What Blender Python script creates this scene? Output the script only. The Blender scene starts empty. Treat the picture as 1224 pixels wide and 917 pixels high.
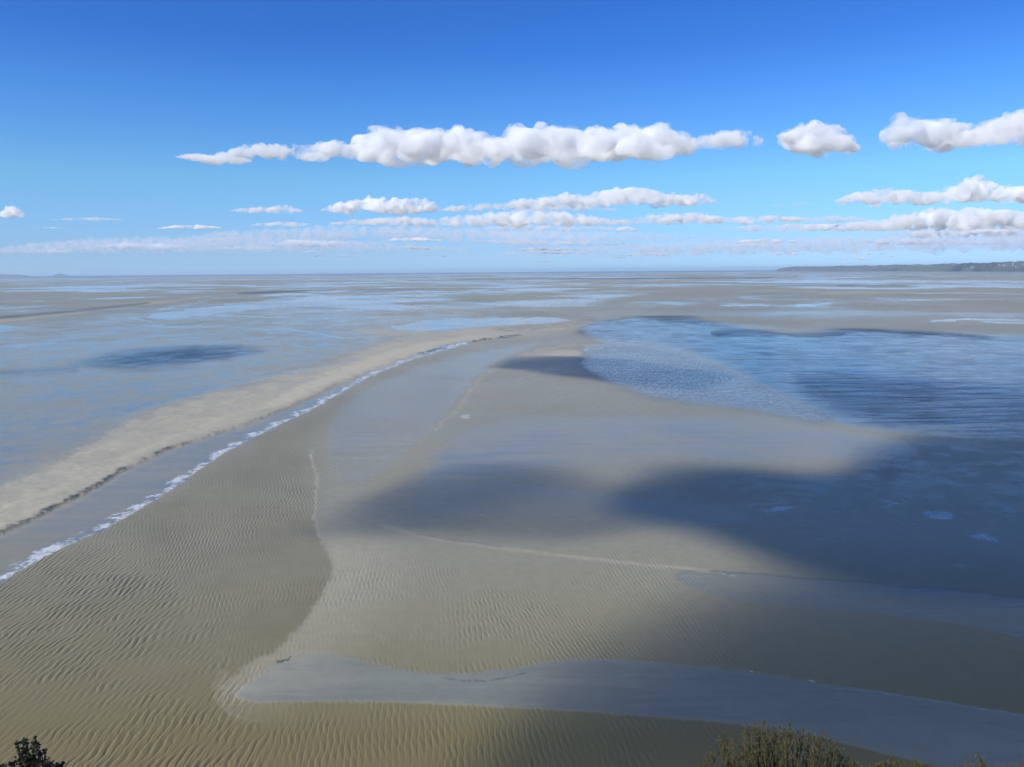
import bpy, bmesh, math, random
import numpy as np
from mathutils import Vector, Matrix, noise
rng = np.random.default_rng(11)
random.seed(11)
D = bpy.data
scene = bpy.context.scene
COL = scene.collection
PI = math.pi

# ------------------------------------------------------------------ camera
H = 80.0                       # the viewpoint is a terrace 80 m above the flats
FPX = 920.0                    # focal length for a 1224 px wide picture
PITCH = math.radians(8.32)
ROLL = math.radians(0.45)
cam_d = D.cameras.new('camera')
cam_d.sensor_width = 36.0
cam_d.lens = 36.0 * FPX / 1224.0
cam_d.clip_start = 0.1
cam_d.clip_end = 200000.0
cam = D.objects.new('camera', cam_d)
COL.objects.link(cam)
cam.matrix_world = (Matrix.Translation((0, 0, H)) @ Matrix.Rotation(PI/2 - PITCH, 4, 'X')
                    @ Matrix.Rotation(-ROLL, 4, 'Z'))
scene.camera = cam
CM = np.array(cam.matrix_world.to_3x3())

def ray(u, v):
    d = CM @ np.array([(u - 612.0) / FPX, -(v - 458.5) / FPX, -1.0])
    return d
def on_flat(u, v, z=0.0):
    """image pixel -> place on the flats"""
    d = ray(u, v)
    if d[2] > -1e-4: d[2] = -1e-4
    t = (z - H) / d[2]
    return (d[0]*t, d[1]*t)
def at_dist(u, v, y):
    """place at horizontal distance y along the view"""
    d = ray(u, v); t = y / d[1]
    return np.array([d[0]*t, y, H + d[2]*t])

# ------------------------------------------------------------------ light
SUN_EL = math.radians(38.0)
SUN_AZ = math.radians(-128.0)    # measured from the view direction (+Y), negative = left
S = np.array([math.sin(SUN_AZ)*math.cos(SUN_EL), math.cos(SUN_AZ)*math.cos(SUN_EL), math.sin(SUN_EL)])
sl = D.lights.new('sun', 'SUN'); sl.energy = 5.0; sl.angle = math.radians(0.53); sl.color = (1.0, 0.96, 0.88)
so = D.objects.new('sun', sl); COL.objects.link(so)
so.rotation_euler = Vector(tuple(S)).to_track_quat('Z', 'Y').to_euler()

world = D.worlds.new('World'); scene.world = world; world.use_nodes = True
wn = world.node_tree; wn.nodes.clear()
wo = wn.nodes.new('ShaderNodeOutputWorld'); bg = wn.nodes.new('ShaderNodeBackground')
sk = wn.nodes.new('ShaderNodeTexSky'); sk.sky_type = 'NISHITA'; sk.sun_disc = False
sk.sun_elevation = SUN_EL; sk.sun_rotation = SUN_AZ
sk.altitude = 300; sk.air_density = 1.0; sk.dust_density = 0.25; sk.ozone_density = 1.0
bg.inputs['Strength'].default_value = 0.15
tcw = wn.nodes.new('ShaderNodeTexCoord'); sxw = wn.nodes.new('ShaderNodeSeparateXYZ')
wn.links.new(tcw.outputs['Generated'], sxw.inputs[0])
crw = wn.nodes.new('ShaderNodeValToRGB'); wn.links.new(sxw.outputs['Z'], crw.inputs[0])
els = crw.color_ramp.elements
SKY_TINT = [(0.0, (.325,.58,1.22)), (.0063, (.325,.58,1.2)), (.0254, (.332,.530,1.05)), (.1133, (.349,.64,.94)), (.206, (.234,.54,1.03)), (.26, (.168,.451,.995)), (.3077, (.155,.43,.97)), (.40, (.19,.46,.97)), (.60, (.46,.64,.95)), (1.0, (.52,.68,.95))]  # stops above the view whitened to add fill to the shadows
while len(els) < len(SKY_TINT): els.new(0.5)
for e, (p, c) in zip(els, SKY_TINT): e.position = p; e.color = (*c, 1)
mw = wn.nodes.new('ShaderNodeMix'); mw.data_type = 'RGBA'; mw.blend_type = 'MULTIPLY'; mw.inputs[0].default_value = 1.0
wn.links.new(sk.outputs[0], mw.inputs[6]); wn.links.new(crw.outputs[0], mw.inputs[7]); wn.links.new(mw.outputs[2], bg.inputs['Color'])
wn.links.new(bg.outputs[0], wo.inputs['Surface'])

scene.view_settings.view_transform = 'Standard'; scene.view_settings.look = 'None'
scene.view_settings.exposure = 0.0; scene.view_settings.gamma = 1.0
scene.render.engine = 'CYCLES'
cy = scene.cycles
cy.use_denoising = True
cy.max_bounces = 28; cy.volume_bounces = 28; cy.diffuse_bounces = 2; cy.glossy_bounces = 2
cy.transparent_max_bounces = 12; cy.volume_max_steps = 256
cy.sample_clamp_indirect = 8.0

# ------------------------------------------------------------------ helpers
def tag(o, label=None, cat=None, group=None, kind=None):
    if label: o['label'] = label
    if cat: o['category'] = cat
    if group: o['group'] = group
    if kind: o['kind'] = kind
    return o
def mesh_obj(name, verts, faces, mat, parent=None, smooth=False, link=True):
    me = D.meshes.new(name)
    verts = np.asarray(verts, dtype=np.float32).reshape(-1, 3)
    if isinstance(faces, np.ndarray):
        n, k = faces.shape
        me.vertices.add(len(verts)); me.vertices.foreach_set('co', verts.ravel())
        me.loops.add(n*k); me.loops.foreach_set('vertex_index', faces.astype(np.int32).ravel())
        me.polygons.add(n); me.polygons.foreach_set('loop_start', np.arange(0, n*k, k, dtype=np.int32))
        me.polygons.foreach_set('loop_total', np.full(n, k, dtype=np.int32))
        me.update(calc_edges=True)
    else:
        me.from_pydata([tuple(map(float, v)) for v in verts], [], faces); me.update()
    if smooth: me.polygons.foreach_set('use_smooth', np.ones(len(me.polygons), dtype=bool))
    if mat: me.materials.append(mat)
    o = D.objects.new(name, me)
    if link: COL.objects.link(o)
    if parent: o.parent = parent
    return o
class NT:
    def __init__(s, name):
        s.m = D.materials.new(name); s.m.use_nodes = True; s.t = s.m.node_tree; s.t.nodes.clear()
        s.out = s.t.nodes.new('ShaderNodeOutputMaterial')
    def n(s, typ, **kw):
        nd = s.t.nodes.new(typ)
        for k, v in kw.items():
            if k.startswith('_'): setattr(nd, k[1:], v)
            else:
                key = int(k[1:]) if k[0] == 'i' and k[1:].isdigit() else k.replace('__', ' ')
                s.put(nd.inputs[key], v)
        return nd
    def put(s, sock, v):
        if hasattr(v, 'is_linked') and hasattr(v, 'node'): s.t.links.new(v, sock)
        else: sock.default_value = v
    def math(s, op, a, b=0.0, c=0.0, clamp=False):
        nd = s.t.nodes.new('ShaderNodeMath'); nd.operation = op; nd.use_clamp = clamp
        s.put(nd.inputs[0], a); s.put(nd.inputs[1], b); s.put(nd.inputs[2], c); return nd.outputs[0]
    def mix(s, f, a, b):
        nd = s.t.nodes.new('ShaderNodeMix'); nd.data_type = 'RGBA'
        s.put(nd.inputs[0], f); s.put(nd.inputs[6], a); s.put(nd.inputs[7], b); return nd.outputs[2]
    def mixf(s, f, a, b):
        nd = s.t.nodes.new('ShaderNodeMix'); nd.data_type = 'FLOAT'
        s.put(nd.inputs[0], f); s.put(nd.inputs[2], a); s.put(nd.inputs[3], b); return nd.outputs[0]
    def ramp(s, x, a, b, lo=0.0, hi=1.0):
        nd = s.t.nodes.new('ShaderNodeMapRange'); nd.interpolation_type = 'SMOOTHSTEP'
        s.put(nd.inputs[0], x); s.put(nd.inputs[1], a); s.put(nd.inputs[2], b); s.put(nd.inputs[3], lo); s.put(nd.inputs[4], hi)
        return nd.outputs[0]
    def attr(s, name):
        nd = s.t.nodes.new('ShaderNodeAttribute'); nd.attribute_name = name; return nd.outputs['Fac']
    def noise(s, vec, scale, detail=3.0, rough=0.55, dist=0.0):
        nd = s.t.nodes.new('ShaderNodeTexNoise')
        s.put(nd.inputs['Vector'], vec); s.put(nd.inputs['Scale'], scale); s.put(nd.inputs['Detail'], detail)
        s.put(nd.inputs['Roughness'], rough); s.put(nd.inputs['Distortion'], dist); return nd.outputs['Fac']
def rgb(r, g, b): return (r, g, b, 1.0)
def fade(t): return t*t*t*(t*(t*6-15)+10)
_perm = np.random.default_rng(5).random((256, 256))
def vnoise(x, y):
    xi = np.floor(x).astype(np.int64); yi = np.floor(y).astype(np.int64)
    fx = fade(x-xi); fy = fade(y-yi)
    g = lambda a, b: _perm[a & 255, b & 255]
    return (g(xi,yi)*(1-fx)+g(xi+1,yi)*fx)*(1-fy) + (g(xi,yi+1)*(1-fx)+g(xi+1,yi+1)*fx)*fy
def fbm(x, y, n=4):
    s = 0; a = 1; t = 0
    for i in range(n):
        s = s + a*vnoise(x*2**i + 17.3*i, y*2**i + 5.1*i); t += a; a *= 0.5
    return s/t*2 - 1                                     # -1 .. 1
# ------------------------------------------------------------------ clouds
def cloud_mat(name, dens, col=(1, 1, 1), aniso=0.0):
    n = NT(name)
    v = n.n('ShaderNodeVolumePrincipled')
    v.inputs['Color'].default_value = (*col, 1); v.inputs['Density'].default_value = dens
    v.inputs['Anisotropy'].default_value = aniso
    n.t.links.new(v.outputs[0], n.out.inputs['Volume'])
    geo = n.n('ShaderNodeNewGeometry')
    a = n.noise(geo.outputs['Position'], 1/230.0, 7.0, 0.68, 0.5)
    d = n.ramp(a, 0.43, 0.62, 0.0, dens*1.6)
    n.t.links.new(d, v.inputs['Density'])
    return n.m
_bm = bmesh.new(); bmesh.ops.create_icosphere(_bm, subdivisions=2, radius=1.0)
ICO_V = np.array([v.co[:] for v in _bm.verts]); ICO_F = np.array([[v.index for v in f.verts] for f in _bm.faces]); _bm.free()
disp_tex = {}
def clouds_tex(size, depth=4):
    k = (round(size, 1), depth)
    if k not in disp_tex:
        t = D.textures.new('billow', 'CLOUDS'); t.noise_scale = size; t.noise_depth = depth
        t.noise_basis = 'BLENDER_ORIGINAL'; disp_tex[k] = t
    return disp_tex[k]
def make_cloud(balls, mat, voxel, amp, label, floor, name='cloud', cat='cloud', group=None):
    """balls: (x, y, z, r, flat) -> one closed billowy hull, origin at its middle"""
    B = np.array(balls); ctr = B[:, :3].mean(0)
    V = []; F = []
    for i, (x, y, z, r, fl) in enumerate(B):
        p = ICO_V * r * np.array([1.15, 1.0, fl]) + np.array([x, y, z]) - ctr
        V.append(p); F.append(ICO_F + i*len(ICO_V))
    o = mesh_obj('tmp', np.concatenate(V), np.concatenate(F), mat)
    m = o.modifiers.new('r', 'REMESH'); m.mode = 'VOXEL'; m.voxel_size = voxel; m.use_smooth_shade = True
    for sc_, st in ((amp*9.0, amp*1.8), (amp*2.4, amp*.9)):
        d = o.modifiers.new('d', 'DISPLACE'); d.texture = clouds_tex(sc_, 3); d.strength = st*2; d.mid_level = 0.5
    o.location = ctr
    dg = bpy.context.evaluated_depsgraph_get(); dg.update()
    me = D.meshes.new_from_object(o.evaluated_get(dg)); 
    o.modifiers.clear(); old = o.data; o.data = me; D.meshes.remove(old)
    if not me.materials: me.materials.append(mat)
    me.name = name; o.name = name
    co = np.zeros(len(me.vertices)*3, np.float32); me.vertices.foreach_get('co', co); co = co.reshape(-1, 3)
    fl = np.interp(co[:, 0] + ctr[0], floor[0], floor[1]) - ctr[2] + 8*amp*(fbm(co[:, 0]/(amp*18), co[:, 1]/(amp*18), 3)*.5)
    co[:, 2] = np.where(co[:, 2] < fl, fl + (co[:, 2]-fl)*.22, co[:, 2]); me.vertices.foreach_set('co', co.ravel()); me.update()
    tag(o, label, cat, group, 'structure')
    return o
def profile_cloud(prof, dist, dens, label, depth=1.7, voxel=None, seed=0, group=None, jit=1.0):
    """prof: list of (u, top v, base v). Cumulus built of puffs at a real distance."""
    r_ = np.random.default_rng(seed + int(dist))
    P = np.array(prof, float); px = dist / FPX
    balls = []
    u = P[0, 0]
    while u < P[-1, 0]:
        top = np.interp(u, P[:, 0], P[:, 1]); base = np.interp(u, P[:, 0], P[:, 2])
        h = max(base - top, 2.0)
        for k in range(4):
            big = k < 3
            r = h * (r_.uniform(0.24, 0.44) if big else r_.uniform(.12, .2))
            vv = r_.uniform(top + r*0.8, max(base - r*0.7, top + r)) if k != 0 else top + r*r_.uniform(.9, 1.25)
            if k == 3: vv = top + r*r_.uniform(.3, 1.2)
            dy = r_.uniform(-1, 1) * h * depth * px * (0.9 if big else 1.0)
            p = at_dist(u + r_.uniform(-.5, .5)*h*0.5, vv, dist + dy)
            balls.append((*p, r*px, r_.uniform(.75, .95)))
        u += h * 0.24
    c = cloud_mat('cloud_vapour', dens*(1.5 if dist < 9000 else 2.4))
    fl = np.array([at_dist(q[0], q[2]-1.0, dist) for q in P])
    return make_cloud(balls, c, voxel or 1.4*px, min(2.0, .075*max(q[2]-q[1] for q in P)+.5)*px*jit, label, (fl[:, 0], fl[:, 2]))
CB = []
def C(*a, **k): CB.append(profile_cloud(*a, **k))
C([(205,187,189),(228,183,192),(250,184,198),(270,181,199),(290,187,197),(304,192,194)], 6800, .009, 'small thin cloud at the left end of the upper cloud row', seed=1)
C([(276,180,188),(300,171,190),(330,172,192),(360,174,193),(384,170,194),(400,167,195),(425,172,194),(440,158,197),(458,152,200),(480,150,202),(500,155,201),(520,156,198),(545,150,199),(565,154,197),(585,162,198),(600,164,196)], 6500, .012, 'long white cumulus with the two broad humps left of centre', seed=2)
C([(584,170,190),(600,160,196),(625,150,200),(640,146,202),(655,152,203),(680,152,204),(705,150,204),(722,160,200)], 6400, .010, 'grey bottomed cumulus in the middle of the upper cloud row', seed=3)
C([(700,175,192),(720,160,197),(742,144,200),(760,150,200),(780,146,199),(800,152,195),(818,162,188)], 6300, .013, 'tall bright cumulus right of centre with a domed top', seed=4)
C([(820,166,174),(840,162,180),(870,155,182),(895,157,182),(911,166,178)], 6300, .008, 'small faint cumulus between the domed cumulus and the lone one', seed=5)
C([(935,160,172),(950,150,184),(975,144,190),(995,150,190),(1012,164,186),(1024,174,182)], 6200, .012, 'lone round cumulus with clear blue on both sides', seed=6)
C([(1068,150,182),(1085,140,186),(1110,142,184),(1140,143,181),(1165,148,178),(1190,140,176),(1215,133,175),(1260,130,175),(1330,134,172),(1380,150,168)], 6000, .012, 'long cumulus cut by the right edge of the view, highest in the sky', seed=7)
C([(1000,238,247),(1030,228,248),(1070,226,247),(1110,230,246),(1140,222,244),(1165,210,243),(1190,222,244),(1224,222,243),(1290,220,243),(1330,232,240)], 10000, .009, 'cumulus with a sharp dome at the right, above the headland', seed=8)
C([(384,250,253),(410,241,256),(440,235,257),(470,238,257),(500,236,257),(522,244,254)], 10500, .009, 'low bright cumulus left of centre in the second row', seed=9)
C([(520,250,254),(560,244,254),(600,242,251),(640,236,250),(680,231,249),(700,233,249),(730,225,248),(770,224,248),(800,232,247),(835,230,246),(858,240,244)], 10500, .0075, 'long flat cumulus of the second row, right of centre', seed=10)
C([(272,250,254),(300,248,255),(340,245,257),(362,250,255)], 13000, .005, 'small faint cloud low at the left of centre', seed=12)
C([(440,265,268),(480,258,271),(520,262,272),(560,256,272),(600,252,272),(640,250,273),(680,254,272),(720,260,271),(760,264,269)], 15000, .005, 'long pale cloud of the third row in the middle of the view', seed=13)
C([(740,264,268),(780,256,269),(830,254,269),(880,260,268),(930,257,267),(972,261,265)], 15500, .0045, 'low pale cloud of the third row right of centre', seed=14)
C([(975,270,275),(1010,266,276),(1060,262,277),(1110,250,277),(1160,248,276),(1224,252,275),(1300,250,274)], 14500, .006, 'layered pale cloud low above the headland', seed=15)
C([(3,256,260),(12,244,263),(22,249,263),(30,258,261)], 13500, .006, 'tiny cumulus at the left edge of the sky', seed=16)
C([(115,293,297),(150,290,299),(200,291,300),(225,295,297)], 24000, .003, 'thin cloud streak close above the left horizon', seed=17)
C([(300,268,271),(340,264,272),(372,267,270)], 18000, .004, 'narrow cloud streak under the small faint cloud', seed=18)
C([(560,290,293),(620,286,295),(700,288,295),(780,291,293)], 26000, .002, 'faint cloud streak close above the horizon in the middle', seed=19)
C([(1020,288,292),(1090,284,294),(1150,287,294),(1210,290,292)], 24000, .003, 'faint cloud streak just above the headland', seed=20)

C([(-80,300,306),(100,285,306),(260,280,304),(420,286,304),(560,296,303)], 30000, .0005, 'wide hazy cloud veil close above the left horizon', seed=21)
C([(250,276,290),(420,268,290),(600,272,292),(760,276,290),(860,282,288)], 26000, .0006, 'wide hazy cloud veil low in the middle of the sky', seed=22)
C([(600,300,308),(760,290,308),(900,285,306),(1050,280,304),(1224,276,303),(1350,282,300)], 28000, .0006, 'wide hazy cloud veil low above the headland', seed=23)
C([(905,246,248),(930,243,248),(960,241,247),(975,243,245)], 12000, .002, 'faint grey wisp between the second cloud row and the domed cloud', seed=24)
C([(60,262,264),(110,259,265),(150,262,264)], 16000, .002, 'faint grey wisp low at the left of the sky', seed=25)
C([(320,290,293),(350,286,296),(400,287,296),(440,291,294)], 22000, .003, 'small thin streak above the horizon left of centre', seed=26)

C([(395,266,269),(430,262,270),(470,258,271),(505,262,270),(525,266,269)], 17000, .003, 'faint cloud strip just under the bright cloud left of centre', seed=31)
C([(560,272,275),(620,268,277),(700,270,277),(760,272,276)], 19000, .0025, 'faint cloud strip below the third row in the middle', seed=32)
C([(860,272,276),(920,268,277),(980,266,278),(1040,270,278),(1100,272,277)], 18000, .0028, 'faint cloud strip between the third row and the headland', seed=33)
C([(1060,278,284),(1120,272,285),(1180,270,285),(1250,272,284),(1320,278,283)], 19000, .0035, 'second pale cloud layer low above the headland', seed=34)
C([(960,262,267),(990,257,268),(1020,258,267),(1045,263,266)], 16000, .0035, 'small pale puff left of the layered clouds at the right', seed=35)
C([(600,248,252),(640,243,254),(700,244,254),(740,250,253)], 13000, .0035, 'grey lower fringe of the long flat second row cloud', seed=36)
C([(20,300,303),(60,297,304),(110,300,303)], 26000, .0018, 'tiny pale fleck above the left horizon', seed=37)
C([(250,296,299),(300,293,300),(330,296,299)], 25000, .0018, 'tiny pale fleck above the horizon left of centre', seed=38)

rv = np.random.default_rng(77)
for k in range(34):
    v0 = rv.uniform(262, 312); right = rv.random() < .62
    u0 = rv.uniform(430, 1240) if right else rv.uniform(-10, 480)
    w = rv.uniform(25, 110); hh = rv.uniform(2.5, 7.5)*(1 - .4*(v0-262)/50); dist = min(27000, 980*920/(325-v0)*1.05)
    C([(u0, v0+hh*.9, v0+hh), (u0+w*.3, v0+hh*.2, v0+hh), (u0+w*.55, v0, v0+hh*1.05), (u0+w*.8, v0+hh*.35, v0+hh), (u0+w, v0+hh*.85, v0+hh)], dist,
      rv.uniform(.007, .018)*12000/dist, 'small pale cloud among many low above the horizon', seed=100+k)
    CB[-1]['group'] = 'small pale clouds low above the horizon'
# ------------------------------------------------------------------ the tidal flats
CMi = CM.T
def image_pixel(x, y):  # projects ground points through the camera to image pixel coordinates
    """place on the flats -> image pixel coordinates used for the traced outlines"""
    d0 = CMi[0,0]*x + CMi[0,1]*y - CMi[0,2]*H
    d1 = CMi[1,0]*x + CMi[1,1]*y - CMi[1,2]*H
    d2 = CMi[2,0]*x + CMi[2,1]*y - CMi[2,2]*H
    ok = d2 < -1e-3
    d2 = np.where(ok, d2, -1e-3)
    return np.where(ok, 612 + FPX*d0/-d2, 1e5), np.where(ok, 458.5 - FPX*d1/-d2, 1e5)
def _seg(U, V, a, b):
    dx, dy = b[0]-a[0], b[1]-a[1]; L = dx*dx+dy*dy + 1e-9
    t = np.clip(((U-a[0])*dx + (V-a[1])*dy)/L, 0, 1)
    return (U-a[0]-t*dx)**2 + (V-a[1]-t*dy)**2, t
def smooth_line(pts, closed=False, it=2):
    P = [np.array(p, float) for p in pts]
    for _ in range(it):
        Q = []; n = len(P); rngi = range(n) if closed else range(n-1)
        if not closed: Q.append(P[0])
        for i in rngi:
            a, b = P[i], P[(i+1) % n]; Q += [a*.75+b*.25, a*.25+b*.75]
        if not closed: Q.append(P[-1])
        P = Q
    return P
class Field:
    def __init__(s, U, V): s.U = U; s.V = V
    def _win(s, pts, m):
        P = np.array(pts)
        return (s.U > P[:,0].min()-m) & (s.U < P[:,0].max()+m) & (s.V > P[:,1].min()-m) & (s.V < P[:,1].max()+m)
    def poly(s, pts, soft=3.0, vs=1.0, it=2):
        """0..1 inside a closed outline; soft = half width of the edge; vs = squeeze of vertical distances"""
        P = smooth_line(pts, True, it); w = s._win(P, soft*1.2+1); out = np.zeros(s.U.shape)
        U = s.U[w]; V = s.V[w]*vs
        if U.size == 0: return out
        d2 = np.full(U.shape, 1e12); ins = np.zeros(U.shape, bool); n = len(P)
        for i in range(n):
            a = (P[i][0], P[i][1]*vs); b = (P[(i+1)%n][0], P[(i+1)%n][1]*vs)
            q, _ = _seg(U, V, a, b); d2 = np.minimum(d2, q)
            if a[1] != b[1]:
                c = ((a[1] > V) != (b[1] > V)) & (U < (b[0]-a[0])*(V-a[1])/(b[1]-a[1])+a[0]); ins ^= c
        sd = np.where(ins, 1, -1)*np.sqrt(d2)
        t = np.clip(sd/(2*soft)+.5, 0, 1); out[w] = t*t*(3-2*t); return out
    def line(s, pts, w0, w1=None, side=0):
        """soft ribbon about a line; half width runs from w0 to w1; side=+1/-1 keeps one side only"""
        w1 = w0 if w1 is None else w1
        P = smooth_line(pts); m = max(w0, w1)*1.5+1; k = s._win(P, m); out = np.zeros(s.U.shape)
        U = s.U[k]; V = s.V[k]; n = len(P)-1
        if U.size == 0: return out
        d2 = np.full(U.shape, 1e12); T = np.zeros(U.shape); sg = np.ones(U.shape)
        for i in range(n):
            q, t = _seg(U, V, P[i], P[i+1]); m_ = q < d2
            d2 = np.where(m_, q, d2); T = np.where(m_, (i+t)/n, T)
            cr = (P[i+1][0]-P[i][0])*(V-P[i][1]) - (P[i+1][1]-P[i][1])*(U-P[i][0])
            sg = np.where(m_, np.sign(cr), sg)
        W = w0 + (w1-w0)*T
        if max(p[1] for p in P) < 445: W = W*np.sqrt(np.clip(np.minimum(T, 1-T)*4, .02, 1))
        r = np.clip(1-np.sqrt(d2)/W, 0, 1)
        if side: r = np.where(sg == side, r, 0)
        out[k] = r*r*(3-2*r); return out

SCARP = [(-120,690),(-60,666),(0,640),(40,622),(80,602),(120,581),(145,564),(170,552),(210,535),(250,522),(290,510),(330,494),(370,477),(408,459),(450,441),(500,424),(540,413),(580,406),(620,402),(660,398),(690,393),(707,385)]
BANK = SCARP + [(690,384),(640,388),(600,391),(560,392),(520,398),(470,406),(430,420),(395,436),(340,449),(270,468),(205,486),(150,508),(110,535),(50,565),(0,585),(-130,625)]
FOAM1 = [(-120,765),(-60,730),(0,697),(40,672),(80,652),(120,635),(160,613),(200,588),(240,560),(270,540),(300,524),(340,505),(380,486),(410,468),(440,450),(500,427),(560,410)]
CHANNEL = SCARP[:15] + FOAM1[14::-1]
EDGE2 = [(368,515),(372,540),(376,560),(380,575),(378,595),(375,620),(385,650),(400,672),(395,695),(370,735),(340,770),(300,792),(268,812),(259,832),(275,856),(305,876)]
DARKL = FOAM1[2:13] + [(420,470),(400,490),(372,520)] + EDGE2[1:14] + [(262,850),(240,880),(150,900),(0,950),(-300,1000),(-300,800)]
TONGUE = [(280,831),(300,815),(335,792),(365,781),(400,783),(450,798),(520,807),(600,803),(660,791),(720,788),(800,793),(900,806),(1000,822),(1100,835),(1224,856),(1400,880),(1400,960),(1224,935),(1100,912),(1000,885),(900,866),(800,858),(700,850),(560,843),(450,838),(340,839),(292,839)]
HALO = [(300,868),(270,855),(257,835),(262,815),(300,790),(340,768),(370,735),(400,690),(404,672),(470,690),(560,720),(600,760),(560,800),(450,800),(600,845),(450,862)]
EDGE3 = [(455,628),(500,640),(560,650),(640,660),(740,672),(850,683),(950,690),(1050,697),(1224,714),(1500,745)]
POOLR = [(800,680),(870,684),(950,690),(1050,697),(1224,714),(1500,745),(1500,830),(1224,760),(1100,738),(1000,728),(900,722),(820,705)]
SPIT = [(725,412),(680,412),(640,420),(605,432),(580,447),(565,465),(555,480),(540,495),(520,514)]
LAGOON = [(690,430),(712,414),(760,411),(800,417),(840,429),(880,444),(915,460),(945,478),(1000,495),(990,510),(930,497),(880,488),(820,482),(780,476),(735,460),(700,445)]
LAGRIM = [(700,418),(760,411),(800,417),(840,429),(880,444),(920,462),(950,482)]
SLIVERS = [[(905,612),(925,607),(945,604),(955,607),(930,612)], [(895,604),(940,601)], [(1050,598),(1068,604),(1078,602),(1062,597)], [(1075,596),(1085,601),(1078,603)], [(1100,612),(1125,609),(1143,614),(1138,622),(1112,621)], [(1155,640),(1175,637),(1190,642),(1197,650),(1182,647),(1165,644)], [(962,644),(975,644),(985,647)], [(1000,646),(1012,648)], [(880,688),(862,686),(868,684)], [(1140,676),(1155,675),(1150,679)]]
def flats_fields(x, y):
    r = np.hypot(x, y) + 1; az = np.arctan2(x, y)
    U0, V0 = image_pixel(x, y)
    lx, ly = az*14, np.log(r)*14
    n1 = fbm(lx*1.3, ly*1.3, 4); n2 = fbm(lx*4+9, ly*4+3, 4); n3 = fbm(lx*16+1, ly*16+7, 3)
    far = np.clip((V0-324)/40, 0.05, 1)                        # outlines wander less where they are foreshortened
    F = Field(U0 + 5*n2*far + 1.2*n3*far, V0 + 2.2*n2*far + 0.6*n3*far)
    G = Field(U0, V0)
    K = Field(U0 + 3*n2*far + 2.5*n3*far, V0 + 1.0*n2*far + 1.6*n3*far)     # ragged
    A = {}
    bank = F.poly(BANK, 10, vs=1.4)
    scl = [(p[0], p[1]) for p in SCARP]
    above = [(-300, 300)] + [(-300, 770)] + SCARP + [(707, 300)]
    sc = Field(U0 + 2.2*n2*far + 1.1*n3*far, V0 + .8*n2*far + .7*n3*far).poly(above, 1.8, it=2)
    chan = np.minimum(F.poly(CHANNEL, 1.5), 1-sc)
    up = np.clip((655-V0)/60, 0, 1); darkl = F.poly(DARKL, 6)*(1-up) + F.poly(DARKL, 24)*up
    tl = np.clip((560-U0)/120, 0, 1)*(V0 < 822); tong = K.poly(TONGUE, 2.5)*(1-tl) + F.poly(TONGUE, 7)*tl
    halo = F.line(EDGE2[6:] + [(330,900),(360,930)], 120, 60, side=-1)**.7*(1-darkl)*np.clip((868-V0)/45, 0, 1)
    halo = halo*np.clip((V0-600)/60, 0, 1)
    lag = F.poly(LAGOON, 13, vs=1.5)
    inspit = F.poly([(725,412),(680,412),(640,420),(605,432),(580,447),(565,465),(555,480),(540,497),(640,500),(760,480),(860,500),(900,480),(800,440)], 5)
    # --- dryness (pale beige sand)
    dry = 0.85*bank*np.clip((F.V-F.U*-.0)/1, 0, 1)
    dry = bank*(0.62+0.25*n1+0.18*n2)
    dry = np.maximum(dry, 0.75*F.line([(-100,640),(0,610),(100,575),(200,525),(300,490),(400,455),(450,436),(520,412),(600,399),(670,392)], 16, 7))
    dry = np.maximum(dry, .75*F.poly([(615,431),(640,422),(680,418),(702,420),(690,430),(650,436)], 6, vs=2))
    dry = np.maximum(dry, .45*F.line([(-60,392),(0,384),(60,377),(120,369),(180,362),(240,356)], 4.5, 3))
    dry = np.maximum(dry, .5*F.line([(470,368),(520,371),(560,374),(578,378)], 1, 5))
    dry = np.maximum(dry, .45*F.line([(850,399),(890,397),(930,397),(1010,400)], 8))  # sunlit gap between the cloud shadows, painted as paler sand
    dry = np.maximum(dry, .30*halo)
    dry = np.maximum(dry, .17*F.line([(268,806),(259,820),(258,834),(268,848),(286,858),(320,864)], 9, 3)*np.clip((870-V0)/14, 0, 1))
    dry = np.maximum(dry, .42*F.line(EDGE3[:6], 5, 3)*np.clip(.8+.5*n2, 0, 1))
    dry = np.maximum(dry, .95*F.poly([(300,490),(350,462),(400,440),(460,418),(520,404),(600,396),(660,392),(600,402),(540,412),(480,430),(420,454),(360,478),(320,494)], 9, vs=1.5))
    dry = np.maximum(dry, .5*G.line([(980,351),(1030,350),(1100,350)], 2))
    dry = np.maximum(dry, .45*G.line([(760,331),(850,333),(910,331)], 2.5))
    dry = np.maximum(dry, .55*F.line([(420,395),(520,400),(600,398)], 6, 4))
    dry = np.maximum(dry, .42*F.line(SPIT, 3.2, 2.6)); dry = np.maximum(dry, .35*F.line(EDGE2[1:7], 3.6, 3.0))
    A['dry'] = dry
    # --- water film (0 damp sand, 1 standing film)
    midf = np.clip((V0-330)/60, 0, 1)*np.clip((700-V0)/200, 0, 1)
    film = 0.38 + 0.10*n1 + .14*np.clip((385-V0)/30, 0, 1)
    film = film + (0.26+.22*n2)*F.poly([(-200,400),(200,372),(330,360),(560,372),(640,384),(560,392),(430,420),(270,468),(150,508),(50,560),(-200,640)], 14)
    film = np.maximum(film, 1.0*F.poly([(160,378),(240,367),(330,357),(400,357),(440,361),(545,372),(470,372),(400,368),(340,367),(290,372),(240,378),(200,384)], 3, vs=2))
    film = np.maximum(film, 0.85*F.poly([(-100,418),(0,414),(80,408),(140,406),(190,398),(230,390),(280,380),(340,378),(420,392),(440,402),(380,402),(320,398),(250,402),(180,412),(200,424),(100,440),(0,455),(-100,470)], 9, vs=1.6)*(0.75+.35*n2))
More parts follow.
